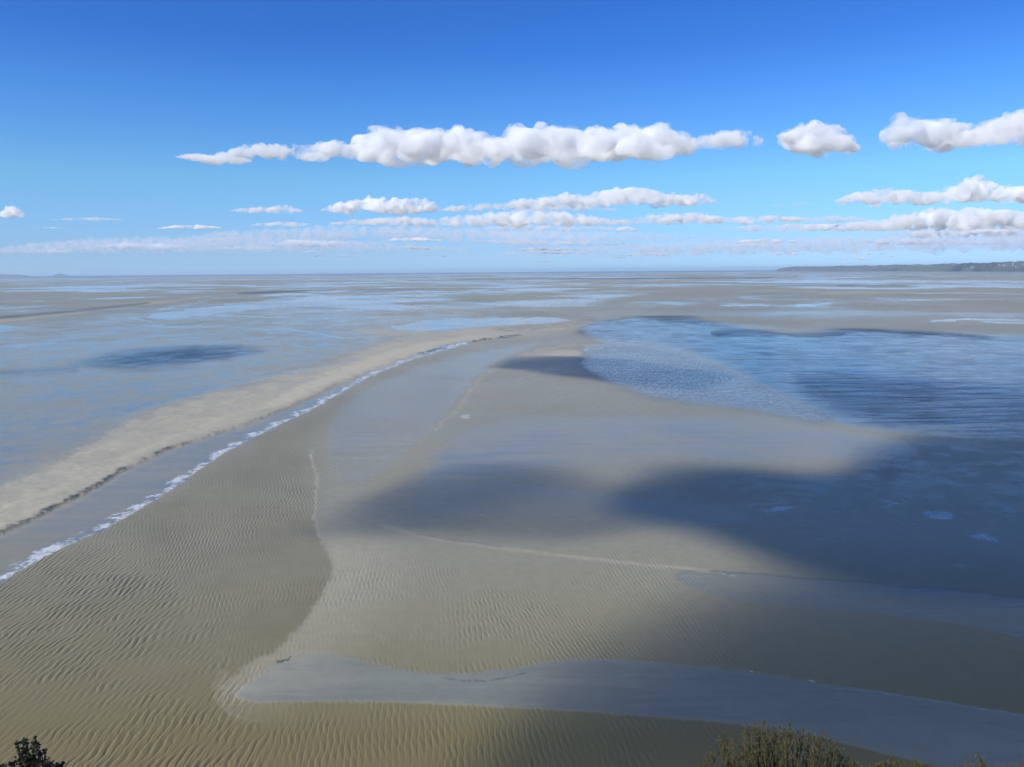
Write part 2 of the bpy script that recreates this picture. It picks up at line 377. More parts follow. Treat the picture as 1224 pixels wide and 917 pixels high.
    film = np.maximum(film, 0.8*F.poly([(240,392),(310,384),(370,394),(420,408),(360,416),(300,408),(250,402)], 5, vs=1.5)*(0.7+.5*n2))
    film = np.maximum(film, 0.9*F.poly([(-60,386),(0,388),(25,390),(18,395),(0,399),(-60,402)], 2.5, vs=2))
    film = np.maximum(film, 0.95*F.poly([(462,391),(500,383),(560,379),(620,379),(670,380),(690,384),(650,388),(600,390),(555,393),(510,398),(480,396)], 2.2, vs=2))
    film = np.maximum(film, 0.9*F.line([(150,492),(200,478),(260,462),(330,450),(400,438),(430,430)], 7, 4))
    film = np.maximum(film, 0.7*F.line([(-60,520),(60,515),(140,490),(300,465),(400,452)], 16, 6))
    film = np.maximum(film, 0.9*G.line([(560,347),(600,345),(660,346),(700,345)], 3.5))
    film = np.maximum(film, 0.9*G.line([(790,339),(900,341),(1000,339),(1224,344),(1400,346)], 2.5, 3.5))
    film = np.maximum(film, 0.9*G.line([(1090,351),(1160,350),(1224,352),(1400,353)], 2.5))
    film = np.maximum(film, 0.9*G.line([(1170,384),(1200,386),(1260,387)], 3))
    film = np.maximum(film, 0.8*G.line([(1180,401),(1224,402),(1280,403)], 3))
    blue = F.poly([(686,386),(740,375),(840,382),(980,394),(1224,398),(1500,400),(1500,530),(1224,530),(1090,522),(1000,512),(930,490),(850,455),(760,425),(700,408)], 15, vs=1.4)
    film = np.maximum(film, blue*(0.84+.22*n2+.1*n1))
    film = np.maximum(film, lag*(0.95+.2*n2))
    for pts, wd in (([(127,380),(152,379),(181,384),(184,387)], 1.6), ([(191,370),(240,361),(262,357)], 2.0), ([(300,364),(315,359),(361,356),(403,358),(471,364),(508,368)], 3.2),
                    ([(300,394),(342,393),(373,397),(403,404),(422,404)], 3.4), ([(344,411),(373,416),(390,413)], 2.6), ([(0,415),(39,413),(74,410),(103,412),(150,406)], 3.6),
                    ([(200,379),(250,377),(310,378),(360,381)], 3.0), ([(170,388),(210,392),(250,388)], 2.2), ([(0,349),(60,347),(120,348),(180,346)], 2.2), ([(200,341),(260,340),(310,342)], 1.6),
                    ([(330,339),(370,338),(420,339)], 1.5), ([(430,342),(480,341),(520,342)], 1.3), ([(0,360),(30,359),(60,361)], 2.0), ([(860,365),(900,364),(960,365),(1000,363)], 2.0), ([(1110,384),(1170,381),(1224,383)], 2.4)):
        film = np.maximum(film, .98*F.line(pts, wd*1.3, wd))
    film = np.maximum(film, 0.62*F.poly([(520,520),(600,490),(760,490),(900,490),(1000,500),(1100,520),(1100,560),(960,560),(740,560),(640,570),(480,600)], 22))
    film = np.maximum(film, 0.50*F.poly([(470,612),(500,575),(560,558),(640,575),(760,590),(900,600),(900,640),(700,625),(560,625)], 10))
    film = np.maximum(film, .6*F.poly([(380,500),(440,456),(520,425),(600,408),(700,398),(720,410),(640,418),(580,445),(540,495),(480,560),(400,600)], 12))
    deep = F.poly([(840,570),(960,560),(1060,540),(1100,532),(1160,526),(1224,532),(1500,540),(1500,740),(1224,712),(1050,694),(950,680),(900,640)], 10)
    film = np.maximum(film, deep*np.clip(.42+.30*n2-.35*np.clip((V0-590)/90, 0, 1), 0, 1))
    film = np.maximum(film, .40*F.poly(POOLR, 3.0))
    film = np.maximum(film, .33*tong)
    film = film*(1-darkl*.45)
    film = np.maximum(film, chan*.62)
    film = film*(1-.85*np.clip(dry, 0, 1)*(1-lag))
    film = np.where(V0 > 640, np.clip(film, .12, np.where(tong+F.poly(POOLR, 2.0) > .1, 1, .38 - .26*np.clip((V0-640)/120, 0, 1))), film)
    for c in SLIVERS:
        film = np.maximum(film, .72*(K.poly(c, 1.4) if len(c) > 3 else K.line(c, 2.5)))
    film = np.maximum(film, .85*F.line(FOAM1, 26, 5, side=-1)**.6)
    film = np.maximum(film, .98*F.line(LAGRIM, 9, 6)*np.clip(.8+.5*n3, 0, 1))
    A['film'] = np.clip(film, 0, 1)
    A['chop'] = np.clip(lag + .5*F.poly([(1000,535),(1060,530),(1095,550),(1085,575),(1040,575)], 10) + .5*F.poly([(100,425),(200,414),(290,412),(285,430),(200,440),(100,450)], 8) , 0, 1)
    A['swell'] = F.poly([(930,450),(1040,450),(1120,460),(1500,500),(1500,535),(1224,532),(1120,515),(1000,498)], 10) + .35*blue*(1-lag) + .35*F.poly([(385,520),(450,500),(520,520),(480,600),(400,640)], 14)
    # --- smooth pale silt
    silt = np.maximum(tong, .6*F.poly(POOLR, 2.0)); silt = np.maximum(silt, chan*.35)
    silt = np.maximum(silt, .45*F.poly([(420,640),(500,560),(560,490),(700,480),(860,495),(980,520),(900,560),(740,560),(600,600)], 25))
    A['silt'] = silt
    # --- dark rippled bed and olive shallows
    A['dark'] = darkl*np.clip(.75+.4*n1, 0, 1) + .5*np.clip(1-abs(V0-470)/60, 0, 1)*F.poly([(380,500),(440,458),(520,430),(560,440),(540,480),(460,560),(400,590)], 20)
    A['olive'] = np.clip((V0-640)/240, 0, 1)**1.3*(1-tong)
    # --- foam
    f = (.76+.30*n3)*F.line(FOAM1, 22, 3.0, side=-1)**.6*np.clip(1.1+n2*.6, 0, 1.3)
    f = np.maximum(f, (.74+.35*n3+.15*n2)*Field(U0+2*n2*far+1.0*n3*far, V0+.8*n2*far+.5*n3*far).line(FOAM1, 4.6, 1.6))
    f = np.maximum(f, .48*F.line([(-60,745),(0,672),(80,620),(160,586),(240,545),(290,520)], 12, 5))
    f = np.maximum(f, (.50+.35*n3+.2*n2)*K.line(EDGE2[1:7], 4.0, 3.0))
    f = np.maximum(f, (.50+.25*n3)*K.line(SPIT, 2.6, 2.2))
    f = np.maximum(f, .72*K.line([(460,626),(466,613),(478,605)], 2.6, 1.2))
    f = np.maximum(f, .5*K.line([(488,584),(492,574),(498,570)], 1.8))
    f = np.maximum(f, .75*K.poly([(546,500),(552,494),(566,496),(560,502)], 2))
    f = np.maximum(f, .5*K.line([(556,492),(566,482),(572,474)], 3.5)*np.clip(.6+n3, 0, 1))
    f = np.maximum(f, .7*K.line([(620,455),(640,447),(668,433),(705,417)], 1.5))
    f = np.maximum(f, .62*K.line([(655,402),(680,398),(702,391),(708,386),(690,383)], 2.0))
    f = np.maximum(f, .6*K.line([(600,374),(620,371),(650,371),(665,373),(650,376),(615,376)], 1.5))
    f = np.maximum(f, .5*K.poly([(580,380),(640,376),(690,380),(680,386),(620,386)], 4, vs=2)*np.clip(.5+1.1*n3, 0, 1))
    f = np.maximum(f, .45*K.line(LAGRIM, 4.0, 2.5))
    f = np.maximum(f, .72*K.line([(835,794),(900,803),(960,812),(975,815)], 1.7, 2.2))
    f = np.maximum(f, .6*K.line([(975,815),(1100,835),(1224,857)], 2.5, 3))
    f = np.maximum(f, .7*K.line([(860,685),(868,687)], 1.8))
    f = np.maximum(f, .55*K.line([(282,830),(300,834),(340,836)], 2.0))
    f = np.maximum(f, .6*K.line([(8,398),(25,393),(18,388),(0,386)], 1.2))
    f = np.maximum(f, .45*K.line([(0,411),(40,408),(80,406),(100,408)], 1.4))
    f = np.maximum(f, .5*K.line([(110,378),(150,376),(170,380),(182,386)], 1.4))
    f = np.maximum(f, .42*K.line([(170,545),(250,520),(330,491),(410,456),(450,439)], 4.5, 2.0)*np.clip(.7+n3, 0, 1))
    f = np.maximum(f, .6*K.line([(200,540),(215,536),(228,531)], 2.2))
    for c in SLIVERS: f = np.maximum(f, .70*(K.poly(c, 1.4) if len(c) > 3 else K.line(c, 2.0)))  # slivers: bright sky reflection of the film painted in with foam colour
    f = np.maximum(f, .62*K.line([(284,828),(300,816),(322,802),(336,794)], 3.5, 1.5))
    A['foam'] = f
    # --- dark streaks and patches, with the shade of the scarp face painted in
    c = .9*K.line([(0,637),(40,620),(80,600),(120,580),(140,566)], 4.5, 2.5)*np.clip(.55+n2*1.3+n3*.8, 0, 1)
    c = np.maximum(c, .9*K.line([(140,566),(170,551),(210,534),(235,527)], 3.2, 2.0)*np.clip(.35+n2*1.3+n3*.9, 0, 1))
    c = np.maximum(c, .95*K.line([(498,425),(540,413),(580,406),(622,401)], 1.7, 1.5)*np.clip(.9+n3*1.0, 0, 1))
    c = np.maximum(c, .9*K.line([(332,791),(343,789),(348,786)], 3.0, 2.0))
    c = np.maximum(c, .6*K.line([(530,812),(560,816),(590,815),(630,805)], 2.5, 2)*np.clip(.4+n3*1.8, 0, 1))
    c = np.maximum(c, .75*G.line([(1000,341),(1050,340),(1100,342),(1160,343)], 2.4, 1.2))
    c = np.maximum(c, .75*F.line([(285,351),(340,349),(420,348),(520,346)], 3.2, 1.6))
    c = np.maximum(c, .6*F.poly([(130,430),(180,423),(250,419),(285,422),(240,431),(160,436)], 5, vs=1.8))  # shadow of the cloud over the left lagoon, also painted dark
    c = np.maximum(c, .5*F.line([(-60,448),(0,447),(90,441)], 8))
    c = np.maximum(c, .35*K.poly([(590,392),(640,389),(700,383),(700,388),(650,397),(600,398)], 3)*np.clip(.5+n3*2.0, 0, 1.5))
    c = np.maximum(c, .6*G.line([(-60,382),(0,380),(100,371),(180,362)], 3))
    c = np.maximum(c, .85*K.poly([(1075,448),(1100,448),(1118,468),(1120,500),(1092,500),(1082,470)], 8)*np.clip(.5+1.0*n3, 0, 1.3))
    c = np.maximum(c, .8*G.line([(1070,441),(1100,440)], 1.3))
    c = np.maximum(c, .3*F.line([(500,639),(560,648),(600,654)], 2.5))
    c = np.maximum(c, .35*F.line(EDGE3[5:], 2.0))
    A['cut'] = c
    # --- sand ripples
    patch = np.clip(.70+1.25*fbm(x/34+3, y/34+8, 3), .12, 1.3)
    near = np.clip((V0-470)/90, 0, 1)
    rip = darkl*near
    rip = np.maximum(rip, np.clip((V0-640)/50, 0, 1)*(1-.85*np.clip((U0-600)/420, 0, 1)))
    rip = rip*patch*(1-tong)*(1-chan)*(1-sc)*(1-.8*F.poly([(400,782),(560,800),(660,780),(560,765),(440,768)], 14))
    A['rip'] = np.where(V0 > 1e4, 0, rip)
    wA = np.clip((330-U0)/150 + (V0-760)/240, 0, 1)*np.clip((V0-610)/90, 0, 1)*np.clip((460-U0)/170, 0, 1)
    A['turn'] = wA
    # --- relief in metres
    z = .9*sc*np.clip(1-np.abs(U0-250)/900, 0, 1)*np.clip(1.0+.3*n2, .6, 1.4)*np.clip((K.poly(BANK, 14)+.15)*1.2, .1, 1)
    z = np.where(V0 > 1e4, 0, z) + 0.10*tong + .06*n1*np.clip(r/400, 0, 1) + .35*c*0
    A['z'] = np.where((V0 > 1e4) | (V0 < 345), 0, z)
    return A
def build_flats():
    vs = np.concatenate([np.linspace(1060, 930, 40), np.linspace(929, 400, 760), np.linspace(399.4, 335, 170)])
    dep = PITCH + np.arctan((vs-458.5)/FPX); rr = H/np.tan(dep)
    rr = np.concatenate([[2.0, 15, 30, 45, 60], rr[rr > 70], np.geomspace(rr[-1]*1.03, 60000, 60)])
    t = np.linspace(-1, 1, 1150)
    azd = np.arctan(t*0.80)
    a0, a1 = azd[0], azd[-1]
    side = np.linspace(a1, 2*PI + a0, 60)[1:-1]
    az = np.concatenate([azd, side]); nA = len(az); nR = len(rr)
    Rg, Ag = np.meshgrid(rr, az, indexing='ij')
    x = (Rg*np.sin(Ag)).ravel(); y = (Rg*np.cos(Ag)).ravel()
    A = flats_fields(x, y)
    i = np.arange(nR-1)[:, None]; j = np.arange(nA)[None, :]; j2 = (j+1) % nA
    F = np.stack([i*nA+j, i*nA+j2, (i+1)*nA+j2, (i+1)*nA+j], -1).reshape(-1, 4)[:, ::-1]
    o = mesh_obj('tidal_flats', np.stack([x, y, A['z']], -1), np.ascontiguousarray(F), flats_mat(), smooth=True)
    for k in ('dry', 'film', 'chop', 'swell', 'silt', 'dark', 'olive', 'foam', 'cut', 'rip', 'turn'):
        at = o.data.attributes.new(k, 'FLOAT', 'POINT'); at.data.foreach_set('value', A[k].astype(np.float32))
    tag(o, kind='structure'); return o

def wave_dir(a, b):
    """unit vector across crests that run from image pixel a to b"""
    p = np.array(on_flat(*a)); q = np.array(on_flat(*b)); d = (q-p)/np.linalg.norm(q-p)
    return (d[1], -d[0])
def flats_mat():
    n = NT('wet_sand')
    geo = n.n('ShaderNodeNewGeometry'); P = geo.outputs['Position']
    sx = n.n('ShaderNodeSeparateXYZ', i0=P)
    X, Y = sx.outputs[0], sx.outputs[1]
    at = {k: n.attr(k) for k in ('dry', 'film', 'chop', 'swell', 'silt', 'dark', 'olive', 'foam', 'cut', 'rip', 'turn')}
    M = n.math
    # far pools and bars: only beyond 1.5 km, where nothing is traced
    dist = M('SQRT', M('ADD', M('MULTIPLY', X, X), M('MULTIPLY', Y, Y)))
    farw = n.ramp(dist, 900.0, 2600.0)
    fn = n.noise(P, 1/1500.0, 6.0, .62, .6); fn2 = n.noise(P, 1/420.0, 5.0, .6, .8)
    fars = n.ramp(M('ADD', M('MULTIPLY', fn, .6), M('MULTIPLY', fn2, .4)), .46, .60)
    film = M('ADD', at['film'], M('MULTIPLY', farw, M('SUBTRACT', M('MULTIPLY', fars, 1.0), .30)), clamp=True)
    fbar = n.ramp(n.noise(P, 1/900.0, 5.0, .6, 1.0), .60, .72)
    dry = M('ADD', at['dry'], M('MULTIPLY', M('MULTIPLY', fbar, farw), .4), clamp=True)
    # mottling of the sand itself
    m1 = n.noise(P, 1/45.0, 6.0, .6, .4); m2 = n.noise(P, 1/3.0, 4.0, .6); m3 = n.noise(P, 1/250.0, 4.0, .6, .5)
    sp = n.n('ShaderNodeVectorMath', _operation='MULTIPLY', i0=P, i1=(1.0, .30, 1.0))
    spk = n.ramp(n.noise(sp.outputs[0], 1/1.5, 1.0, .5, 0.0), .40, .62)
    film = n.mixf(at['chop'], film, M('MULTIPLY', film, M('ADD', M('MULTIPLY', spk, .42), .66)))
    sk_ = n.n('ShaderNodeCombineXYZ', i0=M('MULTIPLY', X, .12), i1=Y)
    streak = n.noise(sk_.outputs[0], 1/6.0, 4.0, .6, .4)
    film = M('ADD', film, M('MULTIPLY', M('MULTIPLY', M('SUBTRACT', streak, .5), at['silt']), 1.5))
    filmn = M('ADD', film, M('MULTIPLY', M('SUBTRACT', M('ADD', M('MULTIPLY', m1, .6), M('MULTIPLY', m3, .4)), .5), .55), clamp=True)
    c_wet = n.mix(n.ramp(m3, .3, .7), rgb(.240, .224, .155), rgb(.280, .262, .190))
    c = n.mix(at['dark'], c_wet, rgb(.188, .171, .112))
    c = n.mix(at['olive'], c, rgb(.162, .138, .060))
    c = n.mix(at['silt'], c, rgb(.205, .214, .18))
    c = n.mix(M('MULTIPLY', at['silt'], n.ramp(M('ADD', M('MULTIPLY', streak, .6), M('MULTIPLY', m1, .4)), .38, .62, 0, .55)), c, rgb(.15, .155, .125))
    c = n.mix(dry, c, n.mix(m1, rgb(.50, .45, .34), rgb(.42, .38, .29)))
    c = n.mix(n.ramp(m2, .25, .8, 0, .22), c, rgb(.12, .11, .085))
    c = n.mix(M('MAXIMUM', n.ramp(filmn, .55, .95, 0, .8), M('MULTIPLY', at['chop'], .85)), c, rgb(.13, .15, .155))     # standing water hides the sand
    dark_fac = M('MULTIPLY', at['cut'], n.ramp(n.noise(P, 1/2.2, 3.0, .6, .5), .2, .5, .6, 1.0))
    c = n.mix(dark_fac, c, rgb(.035, .04, .045))  # dark marks, including the painted shade along the scarp
    # foam: lacy patches
    q0 = np.array(on_flat(0, 697)); q1 = np.array(on_flat(200, 588)); dd = (q1-q0)/np.linalg.norm(q1-q0)
    along = M('ADD', M('MULTIPLY', X, dd[0]), M('MULTIPLY', Y, dd[1])); across = M('ADD', M('MULTIPLY', X, dd[1]), M('MULTIPLY', Y, -dd[0]))
    skew = M('ADD', across, M('MULTIPLY', along, -.12))
    cs = n.n('ShaderNodeCombineXYZ', i0=M('MULTIPLY', along, .16), i1=skew)
    fz = n.noise(cs.outputs[0], 1/1.5, 5.0, .68, .3); fz3 = n.noise(P, 1/1.2, 4.0, .7, .5); fz2 = n.noise(P, 1/11.0, 3.0, .6, .3)
    fm = M('ADD', M('ADD', M('MULTIPLY', fz, .45), M('MULTIPLY', fz3, .27)), M('MULTIPLY', fz2, .28))
    foam = n.ramp(M('ADD', M('MULTIPLY', at['foam'], .62), M('MULTIPLY', fm, .85)), .74, 1.04)
    foam = M('MULTIPLY', foam, n.ramp(at['foam'], .02, .2))
    foam = M('MULTIPLY', foam, n.ramp(fz3, .3, .7, .45, .95))
    c = n.mix(foam, c, rgb(.68, .69, .70))
    # ripples
    def train(k, lam, warp):
        w = n.noise(P, 1/16.0, 2.0, .5); w2 = n.noise(P, 1/4.2, 2.0, .5)
        ph = M('ADD', M('ADD', M('MULTIPLY', X, k[0]*2*PI/lam), M('MULTIPLY', Y, k[1]*2*PI/lam)), M('ADD', M('MULTIPLY', w, warp), M('MULTIPLY', w2, warp*.55)))
        ca, sa = math.cos(.24), math.sin(.24); k2 = (k[0]*ca-k[1]*sa, k[0]*sa+k[1]*ca); l2 = lam*1.17
        ph2 = M('ADD', M('ADD', M('MULTIPLY', X, k2[0]*2*PI/l2), M('MULTIPLY', Y, k2[1]*2*PI/l2)), M('MULTIPLY', w, warp*.8))
        s = M('ADD', M('MULTIPLY', M('SINE', ph), .72), M('MULTIPLY', M('SINE', ph2), .45)); s2 = M('SINE', M('ADD', M('MULTIPLY', ph, 2.0), .9))
        return M('ADD', s, M('MULTIPLY', s2, .28))
    kA = wave_dir((60, 880), (121, 822)); kB = wave_dir((424, 892), (431, 848)); kC = wave_dir((300, 660), (318, 600))
    rA = train(kA, 1.42, 15.0); rB = train(kB, 1.12, 11.0); rC = train(kC, .98, 11.0)
    mC = n.ramp(n.noise(P, 1/55.0, 2.0, .5), .42, .58)
    rBC = n.mixf(mC, rB, rC)
    tn = M('ADD', at['turn'], M('MULTIPLY', M('SUBTRACT', n.noise(P, 1/22.0, 2.0, .5), .5), .8), clamp=True)
    rr_ = n.mixf(n.ramp(tn, .3, .7), rBC, rA)
    amp = M('MULTIPLY', at['rip'], n.ramp(n.noise(P, 1/8.0, 4.0, .65), .30, .62, .15, 1.35))
    rh = M('MULTIPLY', M('MULTIPLY', rr_, amp), n.mixf(n.ramp(tn, .3, .7), .046, .090))
    fine = M('MULTIPLY', n.noise(P, 1/1.3, 4.0, .6), .03)
    bump = n.n('ShaderNodeBump', Height=M('ADD', rh, fine), Distance=1.0, Strength=1.0)
    # water surface: wind ripples + longer wavelets on the open film
    ws = n.noise(P, 1/1.1, 3.0, .6); wc = n.noise(P, 1/9.0, 4.0, .7, .5)
    dirs = n.n('ShaderNodeVectorMath', _operation='MULTIPLY', i0=P, i1=(.22, 1.0, 1.0))
    wl = n.noise(dirs.outputs[0], 1/26.0, 3.0, .6, .8)
    wh = M('ADD', M('ADD', M('MULTIPLY', ws, .05), M('MULTIPLY', M('MULTIPLY', wc, at['chop']), .9)), M('MULTIPLY', M('MULTIPLY', wl, at['swell']), 2.6))
    wh = M('ADD', wh, M('MULTIPLY', rh, .5))
    wb = n.n('ShaderNodeBump', Height=wh, Distance=1.0, Strength=1.0)
    p = n.n('ShaderNodeBsdfPrincipled')
    n.put(p.inputs['Base Color'], c)
    n.put(p.inputs['Roughness'], n.mixf(filmn, .75, .5))
    p.inputs['Specular IOR Level'].default_value = .25
    n.put(p.inputs['Normal'], bump.outputs[0])
    n.put(p.inputs['Coat Weight'], M('MULTIPLY', filmn, M('SUBTRACT', 1.0, M('MULTIPLY', foam, .8))))
    n.put(p.inputs['Coat Roughness'], M('ADD', n.mixf(n.ramp(filmn, .2, .9), .34, .07), M('MULTIPLY', at['swell'], .14)))
    p.inputs['Coat IOR'].default_value = 1.33
    n.put(p.inputs['Coat Normal'], wb.outputs[0])
    n.t.links.new(p.outputs[0], n.out.inputs['Surface'])
    return n.m
flats = build_flats()
# ------------------------------------------------------------------ clouds overhead that shade the flats
ALT = 900.0
SHIFT = S[:2]/S[2]*ALT
def shade_cloud(outline, soft, od, label, thick=70.0, cells=130, vs=1.0, ragged=14.0, pw=1.0):
    W = np.array([on_flat(*p) for p in smooth_line(outline, True, 1)])
    m = 60
    x0, y0 = W.min(0)-m; x1, y1 = W.max(0)+m
    gx, gy = np.meshgrid(np.linspace(x0, x1, cells), np.linspace(y0, y1, cells), indexing='xy')
    U, V = image_pixel(gx, gy)
    k = fbm(gx/90+7, gy/90+2, 4)
    V2 = V + ragged*.35*k; U2 = U + ragged*k
    f = Field(U2.ravel(), V2.ravel()).poly(outline, soft, vs=vs, it=1).reshape(gx.shape)
    f = f*(1+.35*fbm(gx/140, gy/140, 3)); f[f < .02] = 0
    t = thick*f**pw
    n_ = cells*cells
    top = np.stack([gx+SHIFT[0], gy+SHIFT[1], ALT + t*.55*(1+.3*k)], -1).reshape(-1, 3)
    bot = np.stack([gx+SHIFT[0], gy+SHIFT[1], ALT - t*.45], -1).reshape(-1, 3)
    bot[t.ravel() == 0, 2] = ALT; top[t.ravel() == 0, 2] = ALT
    i = np.arange(cells-1)[:, None]; j = np.arange(cells-1)[None, :]
    q = np.stack([i*cells+j, i*cells+j+1, (i+1)*cells+j+1, (i+1)*cells+j], -1).reshape(-1, 4)
    live = t.ravel()[q].max(1) > 0; q = q[live]
    o = mesh_obj('cloud', np.concatenate([top, bot]), np.concatenate([q, q[:, ::-1]+n_]), None)
    bm = bmesh.new(); bm.from_mesh(o.data)
    bmesh.ops.delete(bm, geom=[v for v in bm.verts if not v.link_faces], context='VERTS')
    bmesh.ops.remove_doubles(bm, verts=bm.verts, dist=.01); 
    c = sum((v.co for v in bm.verts), Vector())/max(1, len(bm.verts))
    bmesh.ops.translate(bm, verts=bm.verts, vec=-c); bm.to_mesh(o.data); bm.free(); o.location = c
    n = NT('thin_cloud_vapour'); v = n.n('ShaderNodeVolumePrincipled'); v.inputs['Density'].default_value = od/thick
    v.inputs['Color'].default_value = rgb(1, 1, 1); v.inputs['Anisotropy'].default_value = .4
    n.t.links.new(v.outputs[0], n.out.inputs['Volume']); o.data.materials.append(n.m)
    tag(o, label, 'cloud', None, 'structure'); return o
shade_cloud([(730,596),(770,580),(820,572),(900,575),(985,582),(1040,560),(1090,538),(1150,524),(1224,527),(1420,530),(1500,600),(1500,700),(1224,712),(1050,684),(950,662),(880,634),(790,612)], 44, 4.8, 'thick cloud overhead shading the right middle of the flats', ragged=26, pw=2.0)
shade_cloud([(452,622),(480,590),(520,562),(580,560),(640,585),(720,600),(800,600),(800,628),(700,625),(600,618),(520,622)], 13, 1.3, 'thin cloud overhead shading the middle of the flats')
shade_cloud([(620,960),(660,860),(740,790),(830,752),(920,722),(1000,690),(1224,690),(1500,700),(1500,1000)], 75, 1.35, 'thin cloud overhead shading the flats nearest the terrace')
shade_cloud([(700,396),(740,382),(790,379),(850,388),(890,398),(960,404),(1030,399),(1110,397),(1224,408),(1400,412),(1500,420),(1500,520),(1224,512),(1100,512),(1010,492),(960,466),(900,440),(840,416),(780,404),(730,404)], 13, 2.4, 'thin cloud overhead shading the blue shallows', vs=1.5, ragged=22)
shade_cloud([(598,437),(640,431),(700,430),(770,436),(850,455),(840,466),(740,452),(660,444)], 9, 2.2, 'small thin cloud overhead shading the spit', vs=1.5, ragged=14)
shade_cloud([(120,432),(170,422),(260,417),(300,421),(250,433),(150,440)], 12, 1.3, 'small thin cloud overhead shading the left lagoon', vs=1.6, ragged=30)
shade_cloud([(1070,560),(1110,538),(1160,528),(1224,530),(1500,536),(1500,680),(1224,668),(1120,625)], 26, 2.2, 'added cloud overhead deepening the shadow on the flats at the right edge', ragged=22, pw=1.5)  # extra cloud out of view, added to deepen this shadow
# ------------------------------------------------------------------ air
def build_haze():
    top = 205.0; R = 61500.0
    k = 48; ring = [(R*math.sin(2*PI*i/k), R*math.cos(2*PI*i/k)) for i in range(k)]
    v = [(x, y, -1.5) for x, y in ring] + [(x, y, top) for x, y in ring]
    f = [tuple(range(k-1, -1, -1)), tuple(range(k, 2*k))] + [(i, (i+1) % k, k+(i+1) % k, k+i) for i in range(k)]
    n = NT('sea_air'); p = n.n('ShaderNodeVolumePrincipled')
    p.inputs['Color'].default_value = rgb(.68, .84, 1.0); p.inputs['Density'].default_value = HAZE; p.inputs['Anisotropy'].default_value = .1
    n.t.links.new(p.outputs[0], n.out.inputs['Volume'])
    o = mesh_obj('haze', v, [q[::-1] for q in f], n.m); tag(o, kind='stuff')
HAZE = 2.7e-5
build_haze()
# ------------------------------------------------------------------ open sea, headland, far coast
def build_sea():
    r = [24000, 30000, 40000, 60500]; k = 240; V = []; Fc = []
    for i, rr in enumerate(r):
        for j in range(k):
            a = 2*PI*j/k; w = 1 + (.10*math.sin(a*7+1)+.06*math.sin(a*19+2) if i == 0 else 0)
            V.append((rr*w*math.sin(a), rr*w*math.cos(a), .6))
    for i in range(len(r)-1):
        for j in range(k):
            Fc.append((i*k+j, (i+1)*k+j, (i+1)*k+(j+1) % k, i*k+(j+1) % k)[::-1])
    n = NT('sea_water'); geo = n.n('ShaderNodeNewGeometry')
    p = n.n('ShaderNodeBsdfPrincipled'); p.inputs['Base Color'].default_value = rgb(.05, .10, .15)
    p.inputs['Roughness'].default_value = .42; p.inputs['IOR'].default_value = 1.33
    b = n.n('ShaderNodeBump', Height=n.noise(geo.outputs['Position'], 1/60.0, 4.0, .6), Distance=3.0)
    n.put(p.inputs['Normal'], b.outputs[0]); n.t.links.new(p.outputs[0], n.out.inputs['Surface'])
    tag(mesh_obj('sea', V, Fc, n.m, smooth=True), kind='structure')
build_sea()

def ridge_mat():
    n = NT('coastal_scrub'); P = n.n('ShaderNodeNewGeometry').outputs['Position']
    a = n.noise(P, 1/220.0, 5.0, .65); b = n.noise(P, 1/60.0, 3.0, .6)
    c = n.mix(n.ramp(a, .35, .62), rgb(.03, .04, .035), rgb(.07, .075, .06))
    c = n.mix(n.ramp(b, .55, .75, 0, .7), c, rgb(.02, .028, .018))
    p = n.n('ShaderNodeBsdfPrincipled'); n.put(p.inputs['Base Color'], c); p.inputs['Roughness'].default_value = .9
    n.t.links.new(p.outputs[0], n.out.inputs['Surface']); return n.m
SCRUB = ridge_mat()
HEAD = []
def build_ridge(knots, depth, label, bump=1.0):
    """knots: (u, distance, top v)"""
    Kk = np.array(knots, float); N = 260
    us = np.linspace(Kk[0,0], Kk[-1,0], N); V = []
    prof = [(0.0, 0.0), (.03, .34), (.10, .55), (.25, .80), (.45, 1.0), (.75, .96), (1.0, 0.0)]
    rows = []
    for i, u in enumerate(us):
        dist = np.interp(u, Kk[:,0], Kk[:,1]); tv = np.interp(u, Kk[:,0], Kk[:,2])
        top = at_dist(u, tv, dist)[2]; top = max(top, 2)
        d = ray(u, 330); dx = d[0]/d[1]
        nz = fbm(np.array([u/9.0]), np.array([2.0]), 4)[0]
        row = []
        for q, (s, h) in enumerate(prof):
            y = dist + (s-.45)*depth
            nn = fbm(np.array([u/5.0+q]), np.array([q*3.1]), 3)[0]
            z = top*h*(1 + .13*nn*bump + (.07*nz*bump)) if h > 0 else -.5
            row.append((dx*y, y + nn*depth*.03, z))
        rows.append(row); HEAD.append((u, row))
    V = [p for r_ in rows for p in r_]; m = len(prof)
    Fc = [(i*m+j, (i+1)*m+j, (i+1)*m+j+1, i*m+j+1) for i in range(N-1) for j in range(m-1)]
    o = mesh_obj(label, V, Fc, SCRUB); tag(o, kind='structure'); return o
build_ridge([(928,26000,321.9),(936,25500,320.2),(946,25000,318.9),(1000,22000,318.0),(1040,20500,317.4),(1100,18000,316.2),(1150,16000,315.0),(1185,15000,313.6),(1224,13500,312.6),(1300,12500,311),(1500,11500,309)], 1500, 'headland')
head = list(HEAD)
build_ridge([(-300,30000,329.5),(-60,30000,328.6),(0,30000,327.9),(12,30000,328.0),(30,30000,328.9),(36,30000,330.2)], 1500, 'far_coast')
build_ridge([(62,30000,330.0),(66,30000,328.2),(71,30000,326.9),(76,30000,328.0),(84,30000,330.0)], 900, 'islet')
